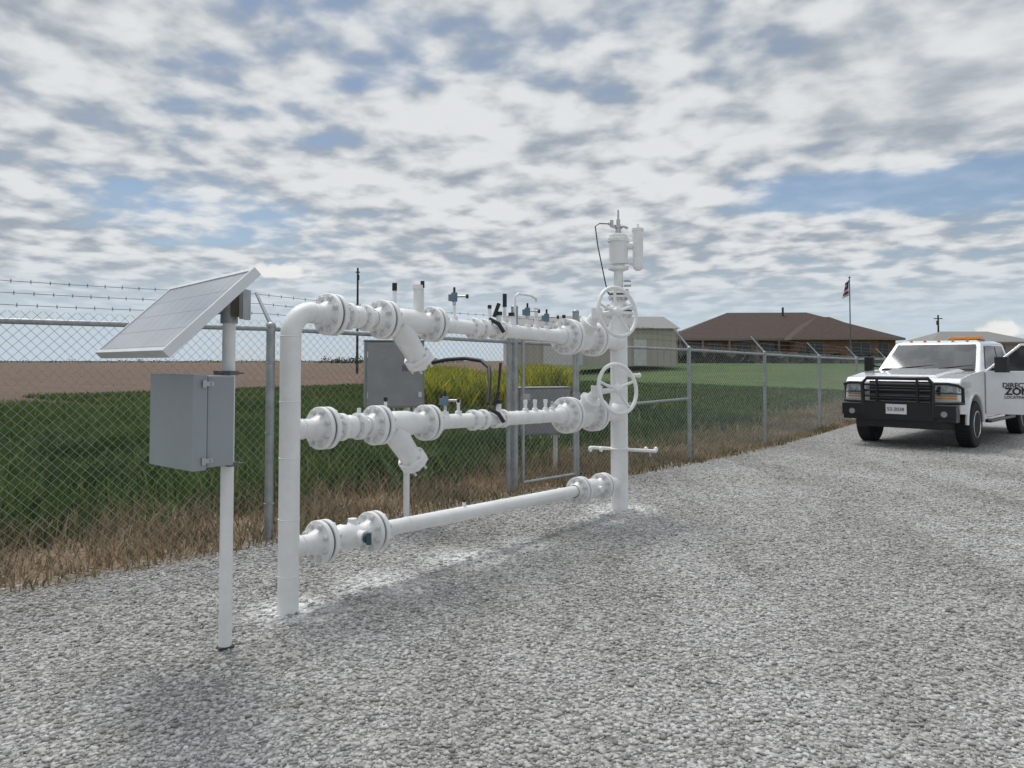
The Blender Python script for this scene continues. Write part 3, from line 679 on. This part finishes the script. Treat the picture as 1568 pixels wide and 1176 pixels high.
def clump(x,y,z,w,h,n):
    for i in range(n):
        t=random.random()*6.283; rr_=math.sqrt(random.random()); px=x+math.cos(t)*rr_*w; pz=z+h*(.15+.85*random.random())*math.sqrt(max(.05,1-rr_*rr_)); py=y+random.uniform(-w,w)*.5
        s=.35+.5*random.random(); a=V((random.uniform(-1,1),random.uniform(-1,1),random.uniform(-1,1))).normalized()*s; b=a.cross(V((random.uniform(-1,1),random.uniform(-1,1),random.uniform(-1,1)))).normalized()*s
        tl.add([V((px,py,pz))-a,V((px,py,pz))+b,V((px,py,pz))+a],[(0,1,2)],0)
for i in range(16):
    clump(-100+i*4+random.uniform(-2,2),420,0,4,random.uniform(2.4,4.5),90)
for i in range(30):
    clump(-420+i*13,600,0,8,random.uniform(1.5,3),50)
for i in range(9): clump(88+i*6,180,1.2,4,random.uniform(2.5,5),90)
for i in range(6): clump(16+i*1.5,79,1.2,1.0,random.uniform(.8,1.3),90)
for i in range(5): clump(26+i*3.1,76.5,1.2,1.1,random.uniform(.7,1.2),80)
tl.finish('distant_trees',[mat('distant_foliage',(.05,.07,.04),.9,var=.3,scale=.5)])
# ------------------------------------------------------------ sky / world
w=bpy.data.worlds.new('World'); scene.world=w; w.use_nodes=True; nt=w.node_tree; nt.nodes.clear()
EL=math.radians(66); sd=V((-.5,.85,0)).normalized(); SD=V((sd.x*math.cos(EL),sd.y*math.cos(EL),math.sin(EL)))
sky=nt.nodes.new('ShaderNodeTexSky'); sky.sky_type='NISHITA'; sky.sun_disc=False; sky.sun_elevation=EL; sky.sun_rotation=math.atan2(sd.x,sd.y); sky.air_density=1.0; sky.dust_density=.6; sky.ozone_density=2
bg=nt.nodes.new('ShaderNodeBackground'); bg.inputs[1].default_value=.095; nt.links.new(sky.outputs[0],bg.inputs[0])
g=nt.nodes.new('ShaderNodeTexCoord').outputs['Generated']; sp=nt.nodes.new('ShaderNodeSeparateXYZ'); nt.links.new(g,sp.inputs[0])
x,y,z=[S(nt,sp.outputs[i]) for i in range(3)]
zz=z.op('MAXIMUM',0.0)+.15
cb=nt.nodes.new('ShaderNodeCombineXYZ'); nt.links.new((x/zz).k,cb.inputs[0]); nt.links.new((y/zz).k,cb.inputs[1]); uv=cb.outputs[0]
def mapped(rot,sc):
    m=nt.nodes.new('ShaderNodeMapping'); m.inputs['Rotation'].default_value=(0,0,rot); m.inputs['Scale'].default_value=sc; nt.links.new(uv,m.inputs[0]); return m.outputs[0]
n1=noise(nt,mapped(.35,(1.15,1,1)),6.6,3.5,.45,.1)
n1b=noise(nt,mapped(.9,(1.0,1.15,1)),3.2,6,.5,.2)
n2=noise(nt,mapped(.5,(.7,1.0,1)),.9,3,.5)
n3=noise(nt,mapped(.2,(.4,1.5,1)),2.6,6,.58,.3)
az=x/(y.op('ABSOLUTE')+.05)
bandR=(z-.195).op('ABSOLUTE').sstep(.0,.045,1,0)*az.sstep(.16,.42)
patL=(z-.175).op('ABSOLUTE').sstep(.0,.07,1,0)*((az+.44).op('ABSOLUTE').sstep(.0,.24,1,0))
patT=z.sstep(.34,.42)*((az-.02).op('ABSOLUTE').sstep(.05,.5,1,0))
thick=((az-.02).op('ABSOLUTE').sstep(.0,.6,1,0))*((z-.26).op('ABSOLUTE').sstep(.02,.13,1,0))
smooth_r=az.sstep(.15,.55)*(z-.30).op('ABSOLUTE').sstep(.02,.12,1,0)
dens=n1*.50+n1b*.80+n2*.80+n3*.30-bandR*.50-patL*.26-patT*.07+thick*.15+smooth_r*.16
mask=dens.sstep(.86,1.20)
low=z.sstep(.02,.14,1,0)
mask=mask.op('MAXIMUM',low*.75)
mask=mask*.82+.18
shade=((n1-.5)*(smooth_r*-.6+1.0)*.85+(n1b-.5)*.75+(n3-.5)*.2+thick*.08+.85)
cc=mixc(nt,shade.sstep(.68,1.02),(.35,.395,.45),(.75,.77,.785))
cc=mixc(nt,low,cc,(.54,.63,.71))
def cum(ax_,ez,wd,ht):
    dx=(az-ax_)/wd; dz=(z-ez)/ht; dz2=dz.op('MAXIMUM',dz*-2.2)
    r=(dx*dx+dz2*dz2).op('SQRT')+ (noise(nt,g,45,5,.6)-.5)*1.4
    return r.sstep(.55,1.0,1,0)
cu=cum(-.285,.108,.045,.016).op('MAXIMUM',cum(.60,.032,.035,.016))
cc=mixc(nt,cu,cc,(.84,.84,.83)); mask=mask.op('MAXIMUM',cu*.9)
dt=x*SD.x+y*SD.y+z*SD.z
glow=dt.sstep(.72,1.0,0,1); glow=glow*glow*4.6+1.0  # added boost: unseen cloud around the sun brightened to raise scene light
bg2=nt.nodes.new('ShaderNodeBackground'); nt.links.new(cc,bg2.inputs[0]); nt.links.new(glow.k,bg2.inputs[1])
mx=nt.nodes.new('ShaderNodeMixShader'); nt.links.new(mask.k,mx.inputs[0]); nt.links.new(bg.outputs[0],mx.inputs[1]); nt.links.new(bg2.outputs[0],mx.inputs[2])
ow=nt.nodes.new('ShaderNodeOutputWorld'); nt.links.new(mx.outputs[0],ow.inputs[0])
sl=bpy.data.lights.new('sun','SUN'); sl.energy=1.3; sl.angle=math.radians(14); sl.color=(1,.95,.87); so_=bpy.data.objects.new('sun',sl); scene.collection.objects.link(so_)
so_.rotation_euler=SD.to_track_quat('Z','Y').to_euler(); so_.location=(0,0,20)
# ------------------------------------------------------------ camera
cam=bpy.data.cameras.new('camera'); co=bpy.data.objects.new('camera',cam); scene.collection.objects.link(co); scene.camera=co
co.location=(0,0,1.52); co.rotation_euler=(math.radians(92),0,0); cam.sensor_width=36; cam.lens=27.05; cam.shift_y=-.049; cam.clip_end=8000; cam.clip_start=.05
scene.view_settings.view_transform='Standard'; scene.view_settings.look='None'; scene.view_settings.exposure=0
